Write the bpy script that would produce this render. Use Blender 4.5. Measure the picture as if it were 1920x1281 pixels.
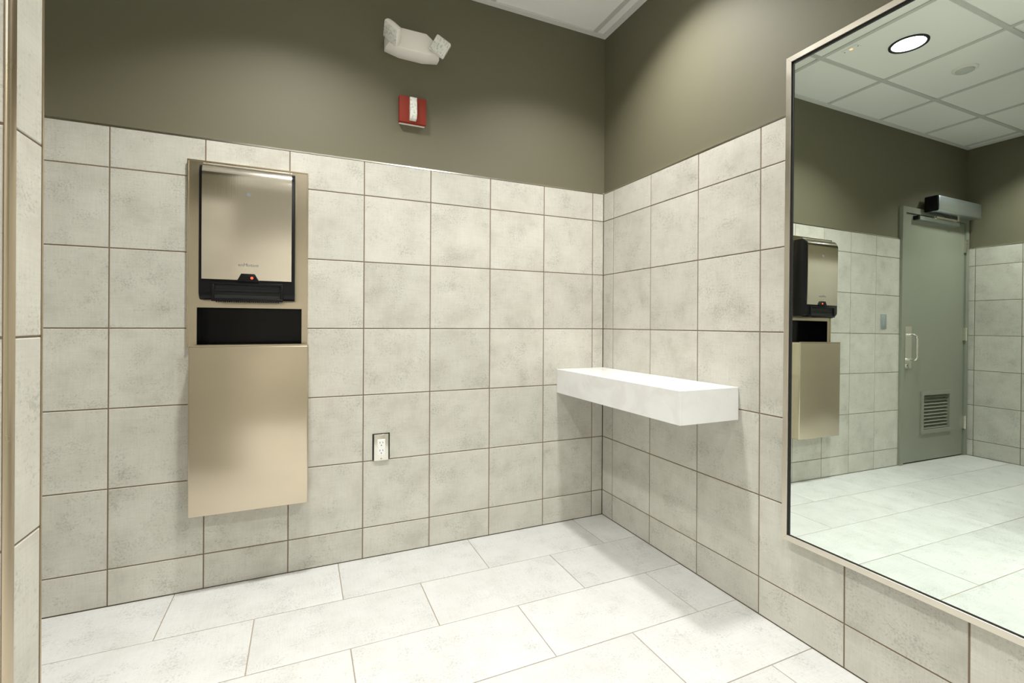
import bpy, bmesh, math, random
from mathutils import Vector, Matrix

random.seed(7)
for o in list(bpy.data.objects):
    bpy.data.objects.remove(o, do_unlink=True)
scene = bpy.context.scene
C = scene.collection

# ------------------------------------------------------------------ camera
IMG_W, IMG_H = 1920.0, 1281.0
FPX, CY, YAW, ROLL = 889.045, 608.245, 0.4162, 0.0054
CAM = Vector((-1.5586, -2.2503, 1.0732))
fwd = Vector((math.sin(YAW), math.cos(YAW), 0.0))
rt0 = Vector((math.cos(YAW), -math.sin(YAW), 0.0))
up0 = rt0.cross(fwd)
rt = math.cos(ROLL) * rt0 + math.sin(ROLL) * up0
up = -math.sin(ROLL) * rt0 + math.cos(ROLL) * up0
cd = bpy.data.cameras.new('camera')
cd.sensor_fit = 'HORIZONTAL'
cd.sensor_width = 36.0
cd.lens = FPX / IMG_W * 36.0
cd.shift_y = -(IMG_H / 2 - CY) / IMG_W
cd.clip_start = 0.02
cam = bpy.data.objects.new('camera', cd)
C.objects.link(cam)
mw = Matrix((rt, up, -fwd)).transposed().to_4x4()
mw.translation = CAM
cam.matrix_world = mw
scene.camera = cam

# ------------------------------------------------------------------ world, exposure, light levels
w = bpy.data.worlds.new('world')
scene.world = w
w.use_nodes = True
w.node_tree.nodes['Background'].inputs[0].default_value = (0.9, 0.95, 1.0, 1)
w.node_tree.nodes['Background'].inputs[1].default_value = 0.02
vs = scene.view_settings
vs.view_transform = 'Standard'
vs.look = 'None'
vs.gamma = 1.0
vs.use_curve_mapping = False
vs.exposure = 0.43
LAMP_COLOR = (1.0, 0.99, 0.95)
LAMP_POWER = 11.0
LAMP_SPREAD = math.radians(116)

# ------------------------------------------------------------------ room dimensions (metres)
XC = -3.84      # wall_left plane (tile face)
YF = -4.0       # wall_front plane, behind the camera
HC = 2.70       # ceiling grid height
TT = 1.813      # top of the wall tiles
PX, PY0, PY1 = -1.94, -1.345, -1.25   # end of the stub partition
ROWS = [0.0] + [0.139 + 0.3037 * k for k in range(6)] + [TT]
REC = 0.010     # paint plane lies this far behind the tile face

# ------------------------------------------------------------------ mesh helpers
class MB:
    def __init__(s):
        s.bm = bmesh.new()
    def box(s, x0, x1, y0, y1, z0, z1, M=None):
        vs_ = [s.bm.verts.new(p) for p in ((x0,y0,z0),(x1,y0,z0),(x1,y1,z0),(x0,y1,z0),(x0,y0,z1),(x1,y0,z1),(x1,y1,z1),(x0,y1,z1))]
        if M is not None:
            for v in vs_: v.co = M @ v.co
        for f in ((3,2,1,0),(4,5,6,7),(0,1,5,4),(1,2,6,5),(2,3,7,6),(3,0,4,7)):
            s.bm.faces.new([vs_[i] for i in f])
        return s
    def prism(s, pts, d, axis='x', M=None):
        """polygon pts swept along an axis from d[0] to d[1]"""
        def P(a, b, t):
            return {'x': (t, a, b), 'y': (a, t, b), 'z': (a, b, t)}[axis]
        A = [s.bm.verts.new(P(a, b, d[0])) for a, b in pts]
        B = [s.bm.verts.new(P(a, b, d[1])) for a, b in pts]
        if M is not None:
            for v in A + B: v.co = M @ v.co
        n = len(pts)
        s.bm.faces.new(A); s.bm.faces.new(B[::-1])
        for i in range(n):
            s.bm.faces.new((A[i], B[i], B[(i+1) % n], A[(i+1) % n]))
        return s
    def lathe(s, prof, n=40, M=None, closed=False):
        """profile of (r, z) turned round local z"""
        rings = []
        for r, z in prof:
            if r < 1e-6:
                rings.append([s.bm.verts.new((0, 0, z))])
            else:
                rings.append([s.bm.verts.new((r*math.cos(2*math.pi*i/n), r*math.sin(2*math.pi*i/n), z)) for i in range(n)])
        pairs = list(zip(rings, rings[1:])) + ([(rings[-1], rings[0])] if closed else [])
        for a, b in pairs:
            for i in range(n):
                j = (i + 1) % n
                q = [a[i % len(a)], a[j % len(a)], b[j % len(b)], b[i % len(b)]]
                u = []
                for v in q:
                    if v not in u: u.append(v)
                if len(u) > 2: s.bm.faces.new(u)
        if M is not None:
            for r in rings:
                for v in r: v.co = M @ v.co
        return s
    def tube(s, pts, r, n=12):
        pts = [Vector(p) for p in pts]; rings = []
        ref = Vector((0.31, 0.17, 0.93))
        for i, p in enumerate(pts):
            t = (pts[min(i+1, len(pts)-1)] - pts[max(i-1, 0)]).normalized()
            a = t.cross(ref).normalized(); b = t.cross(a)
            rings.append([s.bm.verts.new(p + r*(math.cos(2*math.pi*k/n)*a + math.sin(2*math.pi*k/n)*b)) for k in range(n)])
        for a, b in zip(rings, rings[1:]):
            for k in range(n): s.bm.faces.new((a[k], a[(k+1) % n], b[(k+1) % n], b[k]))
        s.bm.faces.new(rings[0]); s.bm.faces.new(rings[-1][::-1])
        return s
    def bevel(s, w_, seg=3, angle=None):
        bmesh.ops.recalc_face_normals(s.bm, faces=s.bm.faces[:])
        es = [e for e in s.bm.edges if len(e.link_faces) == 2 and e.calc_face_angle(0) > 0.6]
        bmesh.ops.bevel(s.bm, geom=es, offset=w_, segments=seg, affect='EDGES', profile=0.5)
        return s
    def mesh(s, name, mat, off=None, smooth=False):
        bmesh.ops.recalc_face_normals(s.bm, faces=s.bm.faces[:])
        if off is not None: bmesh.ops.translate(s.bm, vec=-Vector(off), verts=s.bm.verts[:])
        me = bpy.data.meshes.new(name); s.bm.to_mesh(me); s.bm.free()
        if smooth:
            me.polygons.foreach_set('use_smooth', [True]*len(me.polygons))
            me.set_sharp_from_angle(angle=math.radians(35))
        if mat is not None: me.materials.append(mat)
        return me

def tag(o, label=None, cat=None, group=None, kind=None):
    if label: o['label'] = label
    if cat: o['category'] = cat
    if group: o['group'] = group
    if kind: o['kind'] = kind
    return o
def link(name, me, parent=None, loc=None):
    o = bpy.data.objects.new(name, me); C.objects.link(o)
    if parent: o.parent = parent
    if loc is not None: o.location = loc
    return o
def origin_of(p):
    v = Vector((0, 0, 0))
    while p is not None:
        v += p.location; p = p.parent
    return v
def part(name, mb, mat, parent, smooth=False):
    """one part, given in world coordinates, under its thing"""
    return link(name, mb.mesh(name, mat, origin_of(parent), smooth), parent)
def thing(name, loc, label, cat, group=None):
    o = link(name, None, None, loc); o.empty_display_size = 0.05
    return tag(o, label, cat, group)
def solid(name, mb, mat, loc, label, cat, smooth=False):
    o = link(name, mb.mesh(name, mat, loc, smooth), None, loc)
    return tag(o, label, cat)
def structure(name, mb, mat, label, cat, smooth=False):
    return tag(link(name, mb.mesh(name, mat, None, smooth)), label, cat, kind='structure')

# ------------------------------------------------------------------ materials
def nodes(name):
    m = bpy.data.materials.new(name); m.use_nodes = True
    nt = m.node_tree
    return m, nt, nt.nodes['Principled BSDF'], (lambda t, **k: mk(nt, t, **k))
def mk(nt, t, **k):
    n = nt.nodes.new(t)
    for a, b in k.items():
        if a.startswith('i_'): n.inputs[int(a[2:])].default_value = b
        else: setattr(n, a, b)
    return n
def simple(name, col, rough=0.5, metal=0.0, coat=0.0, bump=0.0, bscale=200.0, var=0.0, vscale=6.0):
    m, nt, p, N = nodes(name)
    p.inputs['Roughness'].default_value = rough
    p.inputs['Metallic'].default_value = metal
    p.inputs['Coat Weight'].default_value = coat
    p.inputs['Base Color'].default_value = (*col, 1)
    tc = N('ShaderNodeTexCoord')
    if var > 0:
        nz = N('ShaderNodeTexNoise'); nz.inputs['Scale'].default_value = vscale; nz.inputs['Detail'].default_value = 4
        nt.links.new(tc.outputs['Object'], nz.inputs['Vector'])
        mx = N('ShaderNodeMix', data_type='RGBA')
        mx.inputs['A'].default_value = (*[c*(1-var) for c in col], 1); mx.inputs['B'].default_value = (*[min(1, c*(1+var)) for c in col], 1)
        nt.links.new(nz.outputs['Fac'], mx.inputs['Factor']); nt.links.new(mx.outputs['Result'], p.inputs['Base Color'])
    if bump > 0:
        nz = N('ShaderNodeTexNoise'); nz.inputs['Scale'].default_value = bscale; nz.inputs['Detail'].default_value = 3
        nt.links.new(tc.outputs['Object'], nz.inputs['Vector'])
        b = N('ShaderNodeBump'); b.inputs['Strength'].default_value = bump; b.inputs['Distance'].default_value = 0.002
        nt.links.new(nz.outputs['Fac'], b.inputs['Height']); nt.links.new(b.outputs['Normal'], p.inputs['Normal'])
    return m

def tile_material(name, lo, mid, hi, rough):
    """grey-beige porcelain that imitates concrete: clouds, linen streaks and dark specks, shifted from tile to tile"""
    m, nt, p, N = nodes(name); L = nt.links.new
    tc = N('ShaderNodeTexCoord'); oi = N('ShaderNodeObjectInfo')
    off = N('ShaderNodeVectorMath', operation='SCALE'); off.inputs[0].default_value = (37.1, 91.7, 53.3)
    L(oi.outputs['Random'], off.inputs['Scale'])
    co = N('ShaderNodeVectorMath', operation='ADD'); L(tc.outputs['Object'], co.inputs[0]); L(off.outputs[0], co.inputs[1])
    def noise(scale, detail, rough_=0.55, stretch=None):
        n = N('ShaderNodeTexNoise'); n.inputs['Scale'].default_value = scale; n.inputs['Detail'].default_value = detail; n.inputs['Roughness'].default_value = rough_
        src = co.outputs[0]
        if stretch:
            mp = N('ShaderNodeMapping'); mp.inputs['Scale'].default_value = stretch; L(src, mp.inputs['Vector']); src = mp.outputs[0]
        L(src, n.inputs['Vector']); return n.outputs['Fac']
    cloud = noise(6.5, 7, 0.62)
    r1 = N('ShaderNodeValToRGB'); cr = r1.color_ramp
    cr.elements[0].position = 0.30; cr.elements[0].color = (*lo, 1)
    cr.elements[1].position = 0.66; cr.elements[1].color = (*hi, 1)
    e = cr.elements.new(0.47); e.color = (*mid, 1)
    L(cloud, r1.inputs['Fac'])
    def over(base, fac_socket, a, b, amount):
        rr = N('ShaderNodeMapRange'); rr.inputs['From Min'].default_value = a; rr.inputs['From Max'].default_value = b
        rr.inputs['To Min'].default_value = 1.0 - amount; rr.inputs['To Max'].default_value = 1.0
        L(fac_socket, rr.inputs['Value'])
        mx = N('ShaderNodeVectorMath', operation='SCALE'); L(base, mx.inputs[0]); L(rr.outputs[0], mx.inputs['Scale'])
        return mx.outputs[0]
    c = over(r1.outputs['Color'], noise(9, 3, 0.6, (30, 1.5, 1)), 0.35, 0.6, 0.05)
    c = over(c, noise(9, 3, 0.6, (1.5, 30, 1)), 0.35, 0.6, 0.05)
    # clusters of fine specks, only in the duller clouds
    sp = noise(150, 4, 0.7)
    ms = N('ShaderNodeMath', operation='ADD'); L(sp, ms.inputs[0])
    m2 = N('ShaderNodeMath', operation='MULTIPLY'); L(noise(11, 3), m2.inputs[0]); m2.inputs[1].default_value = 0.55; L(m2.outputs[0], ms.inputs[1])
    c = over(c, ms.outputs[0], 0.56, 0.72, 0.26)
    # each tile a touch lighter or darker
    rv = N('ShaderNodeMapRange'); rv.inputs['To Min'].default_value = 0.94; rv.inputs['To Max'].default_value = 1.04
    L(oi.outputs['Random'], rv.inputs['Value'])
    sc = N('ShaderNodeVectorMath', operation='SCALE'); L(c, sc.inputs[0]); L(rv.outputs[0], sc.inputs['Scale'])
    L(sc.outputs[0], p.inputs['Base Color'])
    p.inputs['Roughness'].default_value = rough
    b = N('ShaderNodeBump'); b.inputs['Strength'].default_value = 0.08; b.inputs['Distance'].default_value = 0.001
    L(sp, b.inputs['Height']); L(b.outputs['Normal'], p.inputs['Normal'])
    return m

def steel_material(name, col, rough, streak=(1, 1, 400), amount=0.25, brushed=None):
    m, nt, p, N = nodes(name); L = nt.links.new
    p.inputs['Metallic'].default_value = 1.0
    p.inputs['Base Color'].default_value = (*col, 1)
    tc = N('ShaderNodeTexCoord'); mp = N('ShaderNodeMapping'); mp.inputs['Scale'].default_value = streak
    L(tc.outputs['Object'], mp.inputs['Vector'])
    nz = N('ShaderNodeTexNoise'); nz.inputs['Scale'].default_value = 3.0; nz.inputs['Detail'].default_value = 5
    L(mp.outputs[0], nz.inputs['Vector'])
    if brushed:
        cv = N('ShaderNodeCombineXYZ'); cv.inputs[0].default_value, cv.inputs[1].default_value, cv.inputs[2].default_value = brushed
        p.inputs['Anisotropic'].default_value = 0.75; L(cv.outputs[0], p.inputs['Tangent'])
    rr = N('ShaderNodeMapRange'); rr.inputs['To Min'].default_value = rough*(1-amount); rr.inputs['To Max'].default_value = rough*(1+amount)
    L(nz.outputs['Fac'], rr.inputs['Value']); L(rr.outputs[0], p.inputs['Roughness'])
    b = N('ShaderNodeBump'); b.inputs['Strength'].default_value = 0.012 if brushed else 0.05; b.inputs['Distance'].default_value = 0.0005
    L(nz.outputs['Fac'], b.inputs['Height']); L(b.outputs['Normal'], p.inputs['Normal'])
    return m
def emit(name, col, strength):
    m, nt, p, N = nodes(name)
    p.inputs['Base Color'].default_value = (*col, 1)
    p.inputs['Emission Color'].default_value = (*col, 1)
    p.inputs['Emission Strength'].default_value = strength
    return m

M_TILE = tile_material('wall_tile_concrete', (0.50, 0.485, 0.425), (0.585, 0.570, 0.507), (0.635, 0.622, 0.560), 0.42)
M_FLOOR = tile_material('floor_tile_concrete', (0.555, 0.555, 0.535), (0.60, 0.60, 0.585), (0.63, 0.63, 0.618), 0.38)
M_GROUT = simple('brown_grout', (0.20, 0.145, 0.095), 0.9, bump=0.3, bscale=300)
M_FGROUT = simple('floor_grout', (0.33, 0.275, 0.215), 0.9, bump=0.3, bscale=300)
M_PAINT = simple('olive_grey_paint', (0.142, 0.133, 0.084), 0.62, bump=0.06, bscale=350, var=0.03, vscale=2.0)
M_CEIL = simple('ceiling_panel_white', (0.92, 0.92, 0.89), 0.9, bump=0.25, bscale=260)
M_TEE = simple('ceiling_tee_white', (0.62, 0.62, 0.59), 0.5)
M_ANGLE = simple('ceiling_angle_white', (0.74, 0.74, 0.70), 0.5)
M_STEEL = steel_material('brushed_stainless', (0.66, 0.575, 0.45), 0.25, (1, 1, 160), 0.08, brushed=(1, 0, 0))
M_STEELV = steel_material('brushed_stainless_cover', (0.86, 0.79, 0.70), 0.13, (160, 1, 1))
M_EDGE = steel_material('metal_edge_trim', (0.56, 0.47, 0.35), 0.30, (1, 1, 2))
M_CHROME = steel_material('satin_metal', (0.80, 0.78, 0.72), 0.22, (20, 20, 20))
M_MFRAME = steel_material('mirror_frame_steel', (0.74, 0.69, 0.60), 0.32, (6, 6, 6))
M_ALU = steel_material('anodised_aluminium', (0.60, 0.66, 0.70), 0.38, (2, 2, 60))
M_BLACK = simple('black_plastic', (0.007, 0.007, 0.008), 0.28)
M_BLACKG = simple('black_gloss', (0.006, 0.006, 0.007), 0.16)
for mm in (M_BLACKG, M_BLACK): mm.node_tree.nodes['Principled BSDF'].inputs['Specular IOR Level'].default_value = 0.22
M_GAP = simple('dark_gap', (0.01, 0.011, 0.01), 0.7)
M_WHITEP = simple('white_plastic', (0.90, 0.87, 0.82), 0.38)
M_WHITER = simple('white_receptacle', (0.86, 0.86, 0.84), 0.3)
M_RED = simple('fire_red_plastic', (0.255, 0.021, 0.006), 0.7)
M_DOOR = simple('door_paint_grey_green', (0.25, 0.265, 0.21), 0.38, bump=0.04, bscale=180, var=0.04)
M_LED = emit('red_led', (1.0, 0.05, 0.02), 2.5)
M_LEDO = emit('orange_led', (1.0, 0.30, 0.12), 2.0)
M_LENS = emit('downlight_lens', (1.0, 0.99, 0.95), 6.0)
M_INK = simple('grey_print', (0.16, 0.16, 0.17), 0.5)
M_EMBLEM = simple('emblem_print', (0.17, 0.19, 0.20), 0.7)

def quartz():
    m, nt, p, N = nodes('white_quartz'); L = nt.links.new
    tc = N('ShaderNodeTexCoord'); n1 = N('ShaderNodeTexNoise'); n1.inputs['Scale'].default_value = 7; n1.inputs['Detail'].default_value = 8; n1.inputs['Distortion'].default_value = 1.2
    L(tc.outputs['Object'], n1.inputs['Vector'])
    r = N('ShaderNodeValToRGB'); r.color_ramp.elements[0].position = 0.36; r.color_ramp.elements[0].color = (0.79, 0.785, 0.77, 1)
    r.color_ramp.elements[1].position = 0.56; r.color_ramp.elements[1].color = (0.85, 0.85, 0.845, 1)
    L(n1.outputs['Fac'], r.inputs['Fac']); L(r.outputs['Color'], p.inputs['Base Color'])
    p.inputs['Roughness'].default_value = 0.22
    return m
M_QUARTZ = quartz()
def mirror_mat():
    m, nt, p, N = nodes('mirror_glass')
    p.inputs['Metallic'].default_value = 1.0; p.inputs['Roughness'].default_value = 0.0
    p.inputs['Base Color'].default_value = (0.88, 0.965, 0.91, 1)
    return m
M_MIRROR = mirror_mat()
def prismatic():
    m, nt, p, N = nodes('prismatic_lens'); L = nt.links.new
    tc = N('ShaderNodeTexCoord'); v = N('ShaderNodeTexVoronoi'); v.inputs['Scale'].default_value = 90
    L(tc.outputs['Object'], v.inputs['Vector'])
    r = N('ShaderNodeValToRGB'); r.color_ramp.elements[0].color = (0.48, 0.49, 0.45, 1); r.color_ramp.elements[1].color = (0.86, 0.87, 0.82, 1)
    r.color_ramp.elements[0].position = 0.0; r.color_ramp.elements[1].position = 0.55
    L(v.outputs['Distance'], r.inputs['Fac']); L(r.outputs['Color'], p.inputs['Base Color'])
    p.inputs['Roughness'].default_value = 0.12
    b = N('ShaderNodeBump'); b.inputs['Strength'].default_value = 0.6; b.inputs['Distance'].default_value = 0.003
    L(v.outputs['Distance'], b.inputs['Height']); L(b.outputs['Normal'], p.inputs['Normal'])
    return m
M_PRISM = prismatic()

# ------------------------------------------------------------------ structure: walls with real openings
def cells(mb, us, vs_, holes, put):
    """boxes over the grid us x vs_ except where a hole covers the cell"""
    for u0, u1 in zip(us, us[1:]):
        for v0, v1 in zip(vs_, vs_[1:]):
            cu, cv = (u0+u1)/2, (v0+v1)/2
            if any(a < cu < b and c < cv < d for a, b, c, d in holes): continue
            put(mb, u0, u1, v0, v1)
    return mb
def cuts(lo, hi, holes, i):
    s = {lo, hi}
    for h in holes:
        for q in (h[i], h[i+1]):
            if lo < q < hi: s.add(q)
    return sorted(s)

DOOR_X0, DOOR_X1, DOOR_Z = -3.785, -2.893, 2.030      # leaf
FR_X0, FR_X1, FR_Z = -3.832, -2.847, 2.080            # frame outer edges
UNIT = (-1.955, -1.555, ROWS[2], ROWS[6])             # cut-out for the recessed towel unit
holesB = [(DOOR_X0-0.004, DOOR_X1+0.004, -1, DOOR_Z+0.004), UNIT]
T = 0.14
wall_back = structure('wall_back', cells(MB(), cuts(XC-T, T, holesB, 0), cuts(-0.02, HC+0.05, holesB, 2), holesB,
    lambda m, a, b, c, d: m.box(a, b, REC, T, c, d)), M_PAINT, 'olive grey painted back wall above a pale tile wainscot', 'wall')
wall_right = structure('wall_right', MB().box(REC, T, YF-T, REC, -0.02, HC+0.05), M_PAINT, 'olive grey right wall carrying the mirror and shelf, tiled below', 'wall')
wall_left = structure('wall_left', MB().box(XC-T, XC-REC, YF-T, REC, -0.02, HC+0.05), M_PAINT, 'far tiled wall beside the door, seen in the mirror', 'wall')
wall_front = structure('wall_front', MB().box(XC-REC, REC, YF-T, YF-REC, -0.02, HC+0.05), M_PAINT, 'tiled wall opposite the towel unit, seen as its blurred reflection', 'wall')
wall_part = structure('wall_partition', MB().box(XC-REC, PX-REC, PY0+REC, PY1-REC, 0, HC), M_PAINT, 'tiled stub partition wall at the left edge', 'wall')
floor = structure('floor', MB().box(XC-T, T, YF-T, T, -0.12, -0.0022), M_FGROUT, 'floor of large pale rectangular tiles', 'floor')
ceiling = structure('ceiling', MB().box(XC-T, T, YF-T, T, HC+0.05, HC+0.15), M_CEIL, 'suspended white panel ceiling on a metal grid', 'ceiling')

# ------------------------------------------------------------------ tiles: one object each, mesh data shared between equal sizes
tile_cache = {}
def tile_mesh(wd, ht, mat, ch=0.0016, th=0.0075):
    key = (round(wd, 4), round(ht, 4), mat.name, ch)
    if key in tile_cache: return tile_cache[key]
    a, b = wd/2, ht/2; bm = bmesh.new()
    def ring(x, y, z): return [bm.verts.new(p) for p in ((-x,-y,z),(x,-y,z),(x,y,z),(-x,y,z))]
    r0, r1, r2, r3 = ring(a, b, -th), ring(a, b, -ch), ring(a-ch*0.35, b-ch*0.35, -ch*0.35), ring(a-ch, b-ch, 0)
    bm.faces.new(r0[::-1]); bm.faces.new(r3)
    for p, q in ((r0, r1), (r1, r2), (r2, r3)):
        for i in range(4): bm.faces.new((p[i], p[(i+1) % 4], q[(i+1) % 4], q[i]))
    me = bpy.data.meshes.new('tile'); bm.to_mesh(me); bm.free(); me.materials.append(mat)
    tile_cache[key] = me
    return me
ROT = {'-y': Matrix(((1,0,0),(0,0,-1),(0,1,0))),                     # faces the camera
       '+y': Matrix(((-1,0,0),(0,0,1),(0,1,0))),
       '-x': Matrix(((0,0,-1),(-1,0,0),(0,1,0))),
       '+x': Matrix(((0,0,1),(1,0,0),(0,1,0))),
       '+z': Matrix.Identity(3), '-z': Matrix(((1,0,0),(0,-1,0),(0,0,-1)))}
def put_tile(parent, face, plane, u0, u1, v0, v1, mat, g, name='tile', ch=0.0016):
    wd, ht = abs(u1-u0)-g, abs(v1-v0)-g
    if wd < 0.004 or ht < 0.004: return None
    o = link(name, tile_mesh(wd, ht, mat, ch), parent)
    cu, cv = (u0+u1)/2, (v0+v1)/2
    jit = random.uniform(-0.0003, 0.0003)
    if face[1] == 'y': loc = Vector((cu, plane + jit, cv))
    elif face[1] == 'x': loc = Vector((plane + jit, cu, cv))
    else: loc = Vector((cu, cv, plane + jit))
    o.matrix_local = Matrix.Translation(loc) @ ROT[face].to_4x4()
    return o
GW = 0.0042
def tile_wall(parent, face, plane, us, mat=M_TILE, holes=(), rows=ROWS):
    us = sorted(us)
    for u0, u1 in zip(us, us[1:]):
        for v0, v1 in zip(rows, rows[1:]):
            a, b = u0, u1
            skip = False
            for h in holes:
                if h[2] - 1e-4 <= v0 and v1 <= h[3] + 1e-4:
                    if a >= h[0] and b <= h[1]: skip = True
                    elif a < h[0] < b: b = h[0] + GW/2
                    elif a < h[1] < b: a = h[1] - GW/2
            if not skip: put_tile(parent, face, plane, a, b, v0, v1, mat, GW)
def span(first, pitch, n, sign=-1): return [0.0] + [sign*(first + pitch*k) for k in range(n)]

# back wall
tile_wall(wall_back, '-y', 0.0, [0.0] + [-0.0712 - 0.308*k for k in range(9)] + [FR_X1], holes=(UNIT,))
part('grout', cells(MB(), cuts(FR_X1, 0.0, [UNIT], 0), cuts(0.0, TT, [UNIT], 2), [UNIT], lambda m, a, b, c, d: m.box(a, b, 0.0018, REC, c, d)), M_GROUT, wall_back)
# right wall
ys = [0.0] + [-0.0938 - 0.3047*k for k in range(13)] + [YF]
tile_wall(wall_right, '-x', 0.0, ys)
part('grout', MB().box(0.0018, REC, YF, 0.0, 0.0, TT), M_GROUT, wall_right)
# left wall, by the door (seen in the mirror) and further on
tile_wall(wall_left, '+x', XC, [0.0, -0.055] + [-0.055 - 0.300*k for k in range(1, 4)] + [PY1])
part('grout', MB().box(XC-REC, XC-0.0018, YF, 0.0, 0.0, TT), M_GROUT, wall_left)
tile_wall(wall_left, '+x', XC, [PY0, PY0-0.10] + [PY0-0.10-0.305*k for k in range(1, 9)] + [YF])
# wall behind the camera
tile_wall(wall_front, '+y', YF, [0.0, -0.09] + [-0.09-0.308*k for k in range(1, 13)] + [XC], rows=[0.0] + [0.139 + 0.3037*k for k in range(9)] + [HC])
part('grout', MB().box(XC, 0.0, YF-REC, YF-0.0018, 0.0, HC), M_GROUT, wall_front)
# partition: both faces and its end
R_ = 0.010
RX, RY = 0.0055, 0.0140
pus = [PX - RX] + [PX - 0.18 - 0.308*k for k in range(6)] + [XC]
tile_wall(wall_part, '-y', PY0, pus)
tile_wall(wall_part, '+y', PY1, pus)
for v0, v1 in zip(ROWS, ROWS[1:]):
    put_tile(wall_part, '+x', PX, PY0 + RY, PY1 - R_*0.3, v0, v1, M_TILE, 0.003)
part('grout', MB().box(XC, PX-0.0018, PY0+0.0018, PY1-0.0018, 0, TT), M_GROUT, wall_part)
# quarter-round metal edges of the partition end
def corner_trim(n, cx, cy, sy):
    prof = [(cx, cy)] + [(cx + (RX+0.0012)*math.sin(t), cy + sy*(RY+0.0012)*math.cos(t)) for t in [math.pi/2*k/8 for k in range(9)]]
    return structure('trim_%d' % n, MB().prism(prof, (0.001, TT), 'z'), M_EDGE, None, 'trim', True)
tag(corner_trim(1, PX-RX, PY0+RY, -1), 'round metal edge strip on the near corner of the tiled partition')
pr = [(PX-0.004, PY1-0.003), (PX+0.0006, PY1-0.003), (PX+0.0006, PY1+0.0006), (PX-0.004, PY1+0.0006)]
tag(structure('trim_2', MB().prism(pr, (0.001, TT), 'z'), M_EDGE, None, 'trim'), 'thin metal edge strip on the far corner of the tiled partition')
# thin capping profile along the top of the tiles
tag(structure('trim_3', MB().box(FR_X1, -0.0, -0.0006, REC, TT-0.0005, TT+0.0055), M_CHROME, None, 'trim'), 'thin metal cap strip on top of the back wall tiles')
tag(structure('trim_4', MB().box(-0.0006, REC, YF, -0.0006, TT-0.0005, TT+0.0055), M_CHROME, None, 'trim'), 'thin metal cap strip on top of the right wall tiles')
tag(structure('trim_5', MB().box(XC-REC, XC+0.0006, YF, 0.0, TT-0.0005, TT+0.0055), M_CHROME, None, 'trim'), 'thin metal cap strip on the tiles of the wall by the door')

# floor: 0.30 x 0.61 tiles, half-bond
ry = [0.0] + [-0.303*k for k in range(1, 14)] + [YF]
for r in range(len(ry)-1):
    y1, y0 = ry[r], ry[r+1]
    s0 = -0.195 if r % 2 == 0 else -0.500
    xs = [0.0] + [s0 - 0.6065*k for k in range(7) if s0 - 0.6065*k > XC] + [XC]
    for x1, x0 in zip(xs, xs[1:]):
        put_tile(floor, '+z', 0.0, x0, x1, y0, y1, M_FLOOR, 0.0032, ch=0.0010)

# ceiling: tees, wall angle and lay-in panels
tx = [-0.076 - 0.61*k for k in range(7) if -0.076 - 0.61*k > XC+0.03]
ty = [-0.375 - 0.605*k for k in range(7) if -0.375 - 0.605*k > YF+0.03]
gx = [0.0] + tx + [XC]; gy = [0.0] + ty + [YF]
for x1, x0 in zip(gx, gx[1:]):
    for y1, y0 in zip(gy, gy[1:]):
        put_tile(ceiling, '-z', HC+0.006, x0, x1, y0, y1, M_CEIL, 0.010, 'ceiling_panel', 0.003)
for x in tx: part('grid_tee', MB().box(x-0.012, x+0.012, YF, 0.0, HC, HC+0.03), M_TEE, ceiling)
for y in ty: part('grid_tee', MB().box(XC, 0.0, y-0.012, y+0.012, HC-0.0006, HC+0.028), M_TEE, ceiling)
def angle(n, b, lab): tag(structure('trim_%d' % n, b, M_ANGLE, None, 'trim'), lab)
angle(6, MB().box(XC-REC, REC, -0.022, REC, HC-0.002, HC+0.004), 'white ceiling angle strip along the back wall')
angle(7, MB().box(-0.022, REC, YF, -0.022, HC-0.002, HC+0.004), 'white ceiling angle strip along the mirror wall')
angle(8, MB().box(XC-REC, XC+0.022, YF, -0.022, HC-0.002, HC+0.004), 'white ceiling angle strip along the wall by the door')
angle(9, MB().box(XC+0.022, -0.022, YF-REC, YF+0.022, HC-0.002, HC+0.004), 'white ceiling angle strip behind the viewer')

# ------------------------------------------------------------------ door in the back wall (seen in the mirror)
lv = (-3.560, -3.175, 0.262, 0.548)      # louvre opening
dY0, dY1 = -0.004, 0.040
door = tag(link('door_1', cells(MB(), cuts(DOOR_X0, DOOR_X1, [lv], 0), cuts(0.010, DOOR_Z, [lv], 2), [lv],
     lambda m, a, b, c, d: m.box(a, b, dY0, dY1, c, d)).mesh('door_1', M_DOOR)), 'grey-green metal door with a louvre, reflected in the mirror', 'door', kind='structure')
fr = MB()
fr.box(DOOR_X1+0.004, FR_X1, -0.016, 0.06, 0.0, FR_Z).box(FR_X0, DOOR_X0-0.004, -0.016, 0.06, 0.0, FR_Z).box(DOOR_X0-0.004, DOOR_X1+0.004, -0.016, 0.06, DOOR_Z+0.004, FR_Z)
part('door_frame', fr, M_DOOR, door)
a, b, c, d = lv
lf = MB()
bw = 0.034
lf.box(a-bw, b+bw, dY0-0.010, dY0, c-bw, c).box(a-bw, b+bw, dY0-0.010, dY0, d, d+bw).box(a-bw, a, dY0-0.010, dY0, c, d).box(b, b+bw, dY0-0.010, dY0, c, d)
lf.box(a, b, dY1-0.003, dY1, c, d)
louver = part('louver_frame', lf, M_DOOR, door)
ns = 10
for k in range(ns):
    z = c + (d-c)*(k+0.5)/ns
    Ms = Matrix.Translation((0, 0.012, z)) @ Matrix.Rotation(math.radians(40), 4, 'X')
    part('slat', MB().box(a, b, -0.015, 0.015, -0.0015, 0.0015, Ms), M_DOOR, louver)
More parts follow.
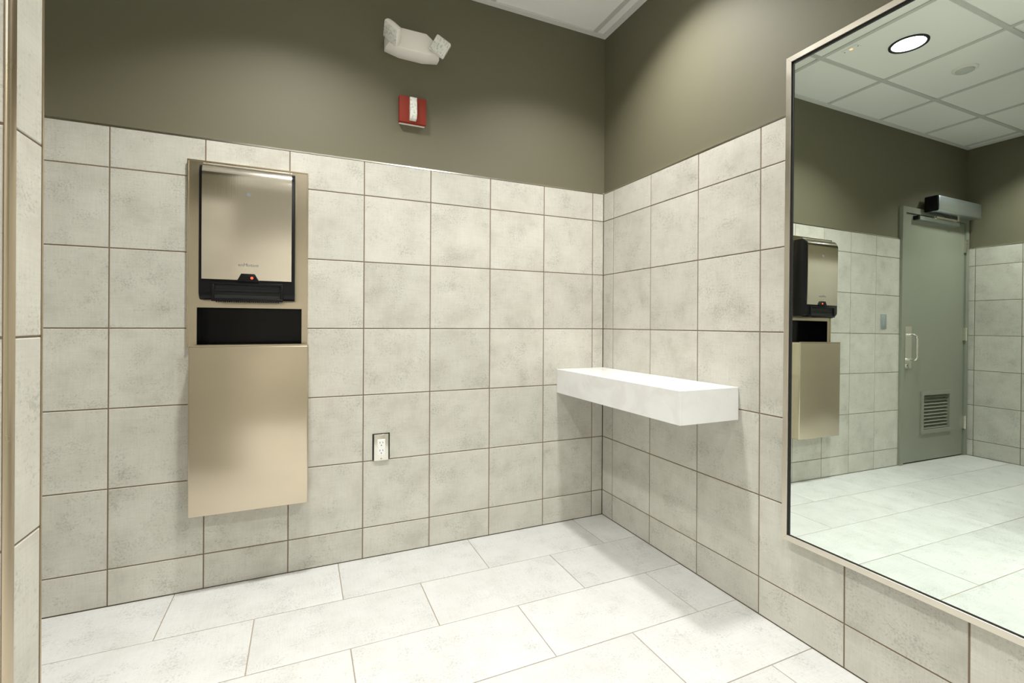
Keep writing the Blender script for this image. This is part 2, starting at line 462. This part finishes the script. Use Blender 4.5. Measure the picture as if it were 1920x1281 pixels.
for z in (1.83, 1.06, 0.29):
    hb = MB().lathe([(0, 0), (0.007, 0), (0.007, 0.115), (0, 0.115)], 14, Matrix.Translation((DOOR_X0-0.002, -0.022, z-0.057)))
    hb.box(DOOR_X0, DOOR_X0+0.012, -0.018, dY0, z-0.055, z+0.055)
    part('hinge', hb, M_CHROME, door, True)
part('pull_plate', MB().box(-3.003, -2.917, dY0-0.003, dY0, 0.775, 1.115).bevel(0.001, 1), M_CHROME, door)
hx = -2.955
hp = [(hx, dY0-0.002, 1.045), (hx, -0.050, 1.045), (hx, -0.062, 1.038), (hx, -0.068, 1.022), (hx, -0.068, 0.868), (hx, -0.062, 0.852), (hx, -0.050, 0.845), (hx, dY0-0.002, 0.845)]
part('pull_handle', MB().tube(hp, 0.0095), M_CHROME, door, True)
part('lock_turn', MB().lathe([(0, -0.012), (0.019, -0.012), (0.021, 0), (0, 0)], 20, Matrix.Translation((hx, dY0-0.003, 0.800)) @ Matrix.Rotation(math.radians(-90), 4, 'X')), M_CHROME, door, True)

op = thing('door_operator', (-3.47, -0.016, 2.055), 'long aluminium automatic door closer box with black end, reflected above the door', 'door closer')
part('operator_case', MB().box(-3.800, -3.150, -0.112, -0.016, 2.055, 2.182).bevel(0.010, 3), M_ALU, op, True)
part('end_cap', MB().box(-3.150, -3.132, -0.112, -0.016, 2.055, 2.182).bevel(0.009, 3), M_BLACK, op, True)
tr = part('slide_track', MB().box(-3.62, -3.03, -0.040, dY0, 1.985, 2.015), M_ALU, op)
part('track_cap', MB().box(-3.03, -3.005, -0.041, dY0, 1.984, 2.016), M_BLACK, tr)
part('arm', MB().box(-3.52, -3.20, -0.062, -0.044, 2.014, 2.026).box(-3.535, -3.505, -0.075, -0.040, 2.012, 2.056).box(-3.225, -3.195, -0.062, -0.030, 2.004, 2.022), M_CHROME, op)

# ------------------------------------------------------------------ wall mirror (hangs very slightly out of true)
ny, nt_ = 0.005, 0.007
n_ = Vector((-math.cos(ny)*math.cos(nt_), math.sin(ny), math.sin(nt_))).normalized()
t_ = Vector((0, 0, 1)).cross(n_).normalized()      # horizontal in the glass, towards the corner or away
u_ = n_.cross(t_).normalized()
MO = Vector((-0.020, -1.600, 1.200))
MM = Matrix((t_, u_, n_)).transposed().to_4x4(); MM.translation = MO
sgn = 1 if t_.y > 0 else -1
def mpx(y): return (y - MO.y)*sgn
ya, yb = sorted((mpx(-1.121), mpx(-2.32)))
za, zb = 0.334 - MO.z, 2.005 - MO.z
FWD, FBK, FWID = 0.006, -0.011, 0.019
mir = thing('wall_mirror', (-0.020, -1.72, 0.334), 'large rectangular wall mirror in a slim steel frame', 'mirror')
part('mirror_glass', MB().box(ya+FWID*0.5, yb-FWID*0.5, za+FWID*0.5, zb-FWID*0.5, -0.006, 0.0, MM), M_MIRROR, mir)
for nm, x0, x1, y0, y1 in (('b', ya, yb, za, za+FWID), ('t', ya, yb, zb-FWID, zb)):
    e = FWID*(1 if nm == 'b' else -1)
    pts = [(ya, y0), (yb, y0), (yb-FWID, y1), (ya+FWID, y1)] if nm == 'b' else [(ya+FWID, y0), (yb-FWID, y0), (yb, y1), (ya, y1)]
    part('frame_rail', MB().prism(pts, (FBK, FWD), 'z', MM).bevel(0.0006, 1), M_MFRAME, mir)
for pts in ([(ya, za), (ya+FWID, za+FWID), (ya+FWID, zb-FWID), (ya, zb)], [(yb, za), (yb, zb), (yb-FWID, zb-FWID), (yb-FWID, za+FWID)]):
    part('frame_rail', MB().prism(pts, (FBK, FWD), 'z', MM).bevel(0.0006, 1), M_MFRAME, mir)
q = 0.0085
gp = MB()
for x0, x1, y0, y1 in ((ya+FWID, yb-FWID, za+FWID, za+FWID+q*0.35), (ya+FWID, yb-FWID, zb-FWID-q*1.2, zb-FWID), (ya+FWID, ya+FWID+q*1.0, za+FWID, zb-FWID), (yb-FWID-q, yb-FWID, za+FWID, zb-FWID)):
    gp.box(x0, x1, y0, y1, 0.0, 0.0015, MM)
part('gap_strip', gp, M_GAP, mir)  # dark strip laid on the glass for the black gap inside the frame

# ------------------------------------------------------------------ shelf in the corner
solid('wall_shelf', MB().box(-0.298, -0.001, -0.917, -0.001, 0.705, 0.833).bevel(0.0018, 2), M_QUARTZ, (-0.15, -0.46, 0.705),
      'thick white stone shelf in the corner below the mirror edge', 'shelf')

# ------------------------------------------------------------------ recessed paper towel unit
un = thing('towel_dispenser', (-1.757, -0.0, 0.325), 'stainless steel paper towel dispenser with waste bin set into the tiled wall', 'towel dispenser')
px0, px1, pz0, pz1 = -1.978, -1.538, 0.975, 1.722
op_ = (-1.944, -1.562, 0.985, 1.134)
pan = cells(MB(), cuts(px0, px1, [op_], 0), cuts(pz0, pz1, [op_], 2), [op_], lambda m, a, b, c, d: m.box(a, b, -0.012, -0.0002, c, d))
bmesh.ops.remove_doubles(pan.bm, verts=pan.bm.verts[:], dist=1e-5)
back = part('back_panel', pan, M_STEEL, un)
lipm = MB()
lipm.box(px0, px0+0.004, -0.017, -0.012, pz0, pz1).box(px1-0.004, px1, -0.017, -0.012, pz0, pz1).box(px0+0.004, px1-0.004, -0.017, -0.012, pz1-0.004, pz1)
part('panel_lip', lipm, M_STEEL, back)
a, b, c, d = op_
rim = MB().box(a, b, -0.015, 0.0, d, d+0.005).box(a-0.003, a, -0.0135, 0.0, c, d+0.005).box(b, b+0.003, -0.0135, 0.0, c, d+0.005)
part('opening_rim', rim, M_STEEL, back)
rc = MB().box(a, b, 0.104, 0.108, 0.34, d).box(a-0.003, a, -0.010, 0.108, 0.46, d).box(b, b+0.003, -0.010, 0.108, 0.46, d).box(a-0.003, b+0.003, -0.010, 0.108, d, d+0.002).box(a, b, 0.0, 0.108, 0.455, 0.46)
part('recess', rc, M_BLACKG, un)
bx0, bx1, bz0, bz1, by = -1.957, -1.534, 0.325, 0.984, -0.102
bin_ = part('waste_bin', MB().box(bx0, bx1, by, -0.0005, bz0, bz1-0.001).bevel(0.007, 3), M_STEEL, un, True)
part('bin_lip', MB().box(bx0+0.001, bx1-0.001, by+0.0005, by+0.008, bz1-0.003, bz1+0.002), M_STEEL, bin_)
part('bin_liner', MB().box(bx0+0.008, bx1-0.008, by+0.010, -0.013, bz1-0.004, bz1+0.0004), M_BLACKG, bin_)

hx0, hx1, hz0, hz1, hy = -1.926, -1.588, 1.163, 1.694, -0.094
def hull(x0, x1, z0, z1, yb_, yf, rt_, rb_):
    """side outline in (y, z) with rounded front-top and front-bottom corners"""
    p = [(yb_, z0)]
    p += [(yf + rb_ - rb_*math.sin(t), z0 + rb_ - rb_*math.cos(t)) for t in [math.pi/2*k/8 for k in range(9)]]
    p += [(yf + rt_ - rt_*math.cos(t), z1 - rt_ + rt_*math.sin(t)) for t in [math.pi/2*k/10 for k in range(11)]]
    p += [(yb_, z1)]
    return p
house = part('housing', MB().prism(hull(hx0, hx1, hz0, hz1, -0.012, hy, 0.040, 0.030), (hx0, hx1), 'x').bevel(0.004, 2), M_BLACK, un, True)
# stainless front: bulges a little and rolls back over the top
cx0, cx1 = -1.915, -1.601
prof = []
for k in range(9):
    t = k/8; prof.append((-0.0975 - 0.0035*math.sin(math.pi*min(0.5, t*0.8+0.05)), 1.243 + 0.400*t))
y0_ = prof[-1][0]; z0_ = prof[-1][1]
for k in range(1, 13):
    t = math.pi/2*k/12
    prof.append((y0_ + 0.052*(1-math.cos(t)), z0_ + 0.060*math.sin(t)))
outer = prof; inner = [(y+0.004, z-0.003 if i > 9 else z) for i, (y, z) in enumerate(prof)]
cover = part('steel_cover', MB().prism(outer + inner[::-1], (cx0, cx1), 'x'), M_STEELV, un, True)
# sensor hood, trapezoid, with its red lamp
xc = -1.757
hood = part('sensor_hood', MB().prism([(xc-0.040, 1.236), (xc+0.040, 1.236), (xc+0.024, 1.268), (xc-0.024, 1.268)], (-0.108, -0.092), 'y').bevel(0.003, 2), M_BLACK, un, True)
part('sensor_window', MB().box(xc-0.024, xc+0.030, -0.1095, -0.1075, 1.244, 1.256), M_BLACKG, hood)
part('indicator_lamp', MB().lathe([(0, 0.002), (0.0045, 0.0012), (0.005, 0)], 14, Matrix.Translation((xc+0.014, -0.1095, 1.251)) @ Matrix.Rotation(math.radians(90), 4, 'X')), M_LED, hood, True)
# towel slot: projecting mouth with cheeks, a bar and a serrated tear edge
sx0, sx1 = -1.882, -1.632
mouth = MB()
mouth.box(sx0, sx1, -0.104, -0.080, 1.222, 1.232).box(sx0, sx0+0.010, -0.106, -0.040, 1.166, 1.224).box(sx1-0.010, sx1, -0.106, -0.040, 1.166, 1.224).box(sx0, sx1, -0.106, -0.040, 1.158, 1.170)
mo = part('towel_mouth', mouth.bevel(0.002, 2), M_BLACK, un, True)
part('mouth_cavity', MB().box(sx0+0.010, sx1-0.010, -0.0955, -0.0935, 1.170, 1.222), M_GAP, mo)
part('tear_bar', MB().box(sx0+0.012, sx1-0.012, -0.101, -0.096, 1.196, 1.199), M_BLACKG, mo)
sr = MB()
nsr = 30
for k in range(nsr):
    x = sx0+0.014 + (sx1-sx0-0.028)*k/nsr; dx = (sx1-sx0-0.028)/nsr
    sr.prism([(x, 1.159), (x+dx, 1.159), (x+dx/2, 1.152)], (-0.100, -0.098), 'y')
part('serrated_edge', sr, M_BLACK, mo)
# lettering and the small emblem on the cover
def text_mesh(s, size, depth):
    cu = bpy.data.curves.new('lettering', 'FONT'); cu.body = s; cu.size = size; cu.extrude = depth; cu.align_x = 'CENTER'; cu.shear = 0.15; cu.resolution_u = 2
    t = bpy.data.objects.new('lettering', cu); C.objects.link(t)
    dg = bpy.context.evaluated_depsgraph_get(); dg.update()
    me = bpy.data.meshes.new_from_object(t.evaluated_get(dg))
    bpy.data.objects.remove(t, do_unlink=True)
    return me
me = text_mesh('enMotion', 0.0185, 0.0002); me.materials.clear(); me.materials.append(M_INK)
tl = link('lettering', me, cover)
tl.matrix_local = Matrix.Translation(Vector((-1.757, -0.1006, 1.297)) - origin_of(cover)) @ Matrix.Rotation(math.radians(90), 4, 'X')
eb = MB().lathe([(0, 0.0006), (0.0075, 0.0006), (0.0080, 0.0)], 20, Matrix.Translation((-1.757, -0.1011, 1.582)) @ Matrix.Rotation(math.radians(90), 4, 'X'))
part('emblem', eb, M_EMBLEM, cover)

# ------------------------------------------------------------------ emergency light with two lamp heads
em = thing('emergency_light', (-1.09, 0.01, 2.318), 'white twin-head emergency light high on the olive wall', 'emergency light')
bb = MB()
zb0, zb1 = 2.320, 2.436
outl = [(-1.218, zb0+0.018), (-1.150, zb0+0.002), (-1.040, zb0+0.000), (-0.966, zb0+0.012), (-0.966, zb0+0.050), (-1.002, zb1-0.022), (-1.030, zb1), (-1.160, zb1), (-1.190, zb1-0.030), (-1.218, zb0+0.075)]
bk = [(x, z) for x, z in outl]
cxm, czm = -1.092, 2.376
A_ = [bb.bm.verts.new((x, REC, z)) for x, z in outl]
B_ = [bb.bm.verts.new((x, -0.030, z)) for x, z in outl]
D_ = [bb.bm.verts.new((cxm+(x-cxm)*0.90, -0.066, czm+(z-czm)*0.80)) for x, z in outl]
nO = len(outl)
bb.bm.faces.new(A_); bb.bm.faces.new(D_[::-1])
for P_, Q_ in ((A_, B_), (B_, D_)):
    for i in range(nO): bb.bm.faces.new((P_[i], Q_[i], Q_[(i+1) % nO], P_[(i+1) % nO]))
part('light_body', bb.bevel(0.003, 2), M_WHITEP, em, True)
def head(center, e1, e2, nrm, L, joint):
    e1 = Vector(e1).normalized(); nrm = Vector(nrm).normalized(); e2 = nrm.cross(e1).normalized()
    M = Matrix((e1, e2, nrm)).transposed().to_4x4(); M.translation = Vector(center)
    h = L/2
    hb = MB()
    pts = [(-h, -h), (h, -h), (h, h), (-h, h)]
    F_ = [hb.bm.verts.new(M @ Vector((x, y, 0.0))) for x, y in pts]
    G_ = [hb.bm.verts.new(M @ Vector((x, y, -0.022))) for x, y in pts]
    K_ = [hb.bm.verts.new(M @ Vector((x*0.55, y*0.55, -0.048))) for x, y in pts]
    hb.bm.faces.new(F_); hb.bm.faces.new(K_[::-1])
    for P_, Q_ in ((F_, G_), (G_, K_)):
        for i in range(4): hb.bm.faces.new((P_[i], Q_[i], Q_[(i+1) % 4], P_[(i+1) % 4]))
    hd = part('lamp_head', hb.bevel(0.007, 3), M_WHITEP, em, True)
    s = h*0.90
    part('lens', MB().box(-s, s, -s, s, -0.002, 0.003, M).bevel(0.004, 2), M_PRISM, hd, True)
    part('swivel', MB().tube([M @ Vector((0, 0, -0.046)), joint], 0.014), M_WHITEP, hd, True)
head((-1.210, -0.112, 2.357), (0.653, -0.339, -0.678), None, (-0.754, -0.198, -0.627), 0.082, (-1.165, -0.050, 2.392))
head((-0.986, -0.112, 2.356), (0.788, -0.248, -0.563), None, (-0.428, -0.879, -0.212), 0.076, (-1.010, -0.050, 2.380))

# ------------------------------------------------------------------ fire alarm strobe
st = thing('fire_strobe', (-1.0885, REC, 2.014), 'small square red fire strobe with clear lens on the olive wall', 'fire alarm')
part('back_plate', MB().box(-1.149, -1.027, -0.006, REC, 2.014, 2.134).bevel(0.002, 2), M_WHITEP, st)
part('red_cover', MB().box(-1.152, -1.025, -0.024, 0.004, 2.0155, 2.138).bevel(0.003, 2), M_RED, st, True)
lens = MB()
lx0, lx1 = -1.106, -1.074
lens.prism([(-0.024, 2.136), (-0.044, 2.128), (-0.050, 2.050), (-0.040, 2.030), (-0.024, 2.024)], (lx0, lx1), 'x')
part('strobe_lens', lens.bevel(0.002, 2), M_PRISM, st, True)

# ------------------------------------------------------------------ outlet and switch
ou = thing('wall_outlet', (-1.223, 0, 0.440), 'small duplex power outlet in a steel plate low on the tiled wall', 'outlet')
part('cutout_shadow', MB().box(-1.262, -1.184, -0.0025, 0.0, 0.446, 0.566), M_GAP, ou)  # dark sheet standing in for shadow in the tile cut-out
cp = part('cover_plate', MB().box(-1.256, -1.190, -0.008, -0.0025, 0.441, 0.563).bevel(0.0025, 2), M_CHROME, ou, True)
for z in (0.553, 0.450):
    part('screw', MB().lathe([(0, -0.002), (0.003, -0.0015), (0.0035, 0)], 12, Matrix.Translation((-1.223, -0.008, z)) @ Matrix.Rotation(math.radians(-90), 4, 'X')), M_EDGE, cp)
re = part('receptacle', MB().box(-1.240, -1.206, -0.0105, -0.006, 0.467, 0.540).bevel(0.0012, 2), M_WHITER, ou)
for zc in (0.521, 0.485):
    for dx, hh in ((-0.0065, 0.0042), (0.0065, 0.0035)):
        part('slot', MB().box(-1.223+dx-0.0011, -1.223+dx+0.0011, -0.0109, -0.0103, zc+0.004-hh, zc+0.004+hh), M_GAP, re)
    part('ground_hole', MB().lathe([(0, -0.0005), (0.0024, -0.0005), (0.0024, 0)], 12, Matrix.Translation((-1.223, -0.0105, zc-0.0085)) @ Matrix.Rotation(math.radians(-90), 4, 'X')), M_GAP, re)
sw = thing('wall_switch', (-2.632, 0, 1.090), 'grey metal switch plate on the tiles beside the door, seen in the mirror', 'switch')
part('cover_plate', MB().box(-2.667, -2.597, -0.006, 0, 1.090, 1.205).bevel(0.002, 2), M_ALU, sw, True)
part('rocker', MB().box(-2.649, -2.615, -0.011, -0.005, 1.114, 1.181).bevel(0.002, 2), M_ALU, sw, True)

# ------------------------------------------------------------------ ceiling fittings
def downlight(x, y, label, power=1.0, spread=None):
    t = thing('recessed_downlight', (x, y, HC+0.006), label, 'ceiling light', 'round downlights in the ceiling panels')
    part('trim_ring', MB().lathe([(0.079, 0.004), (0.079, -0.003), (0.083, -0.005), (0.092, -0.004), (0.0925, 0.0), (0.0925, 0.004)], 48, Matrix.Translation((x, y, HC+0.004)), closed=True), M_GAP, t, True)
    part('lens', MB().lathe([(0.080, 0.003), (0.080, 0.001), (0.0, 0.001)], 48, Matrix.Translation((x, y, HC+0.004))), M_LENS, t)
    ld = bpy.data.lights.new('downlight_lamp', 'AREA'); ld.shape = 'DISK'; ld.size = 0.15
    ld.energy = LAMP_POWER*power; ld.color = LAMP_COLOR; ld.spread = spread or LAMP_SPREAD
    lo = bpy.data.objects.new('downlight_lamp', ld); C.objects.link(lo); lo.parent = t; lo.location = (0, 0, -0.008)
downlight(-1.600, -0.675, 'lit round downlight reflected in the mirror, over the towel dispenser', 1.12)
downlight(-0.381, -0.675, 'round downlight above the corner shelf, out of the picture', 0.92)
downlight(-3.430, -0.675, 'added round downlight before the door, just outside the reflected view', 0.9)  # unseen lamp, added where the far wall brightens near the door
downlight(-0.990, -1.885, 'added round fill downlight in front of the mirror, out of the picture', 0.35)  # assumed lamp, adds weak fill on the mirror side
downlight(-2.820, -1.885, 'added round fill downlight behind the partition, out of the picture', 0.7)  # no such fitting known; added for bounce off the rear floor
downlight(-0.381, -3.095, 'added wide fill downlight beyond the mirror, behind the viewer', 1.7, math.radians(174))  # added with a near-flat spread to brighten upper walls and emergency light
downlight(-1.600, -3.095, 'added round fill downlight behind the viewer in line with the towel dispenser', 1.6)  # unseen, added to raise the general bounced light
downlight(-3.430, -3.095, 'added round fill downlight in the far corner behind the partition', 1.4)  # added rear fill, set clear of the steel cover's reflection

sm = thing('ceiling_detector', (-2.205, -0.670, HC+0.006), 'small round white ceiling detector reflected in the mirror', 'detector')
part('base_ring', MB().lathe([(0, 0), (0.062, 0), (0.062, -0.006), (0.056, -0.010), (0, -0.010)], 40, Matrix.Translation((-2.205, -0.670, HC+0.006))), M_WHITEP, sm, True)
part('dome', MB().lathe([(0.046, -0.010), (0.043, -0.017), (0.030, -0.023), (0, -0.025)], 40, Matrix.Translation((-2.205, -0.670, HC+0.006))), M_TEE, sm, True)
se = thing('ceiling_sensor', (-1.362, -0.508, HC+0.006), 'tiny flat ceiling sensor with an orange light, beside the reflected downlight', 'sensor')
Mz = Matrix.Translation((-1.362, -0.508, HC+0.006)) @ Matrix.Rotation(math.radians(90), 4, 'Z')
part('sensor_plate', MB().box(-0.045, 0.045, -0.020, 0.020, -0.003, 0.0, Mz).bevel(0.001, 1), M_CEIL, se)
part('indicator_lamp', MB().lathe([(0, -0.0055), (0.006, -0.005), (0.009, -0.003)], 16, Mz), M_LEDO, se, True)
for sx in (-0.037, 0.037):
    part('screw', MB().lathe([(0, -0.0045), (0.003, -0.004), (0.0035, -0.003)], 10, Mz @ Matrix.Translation((sx, 0, 0))), M_GAP, se)
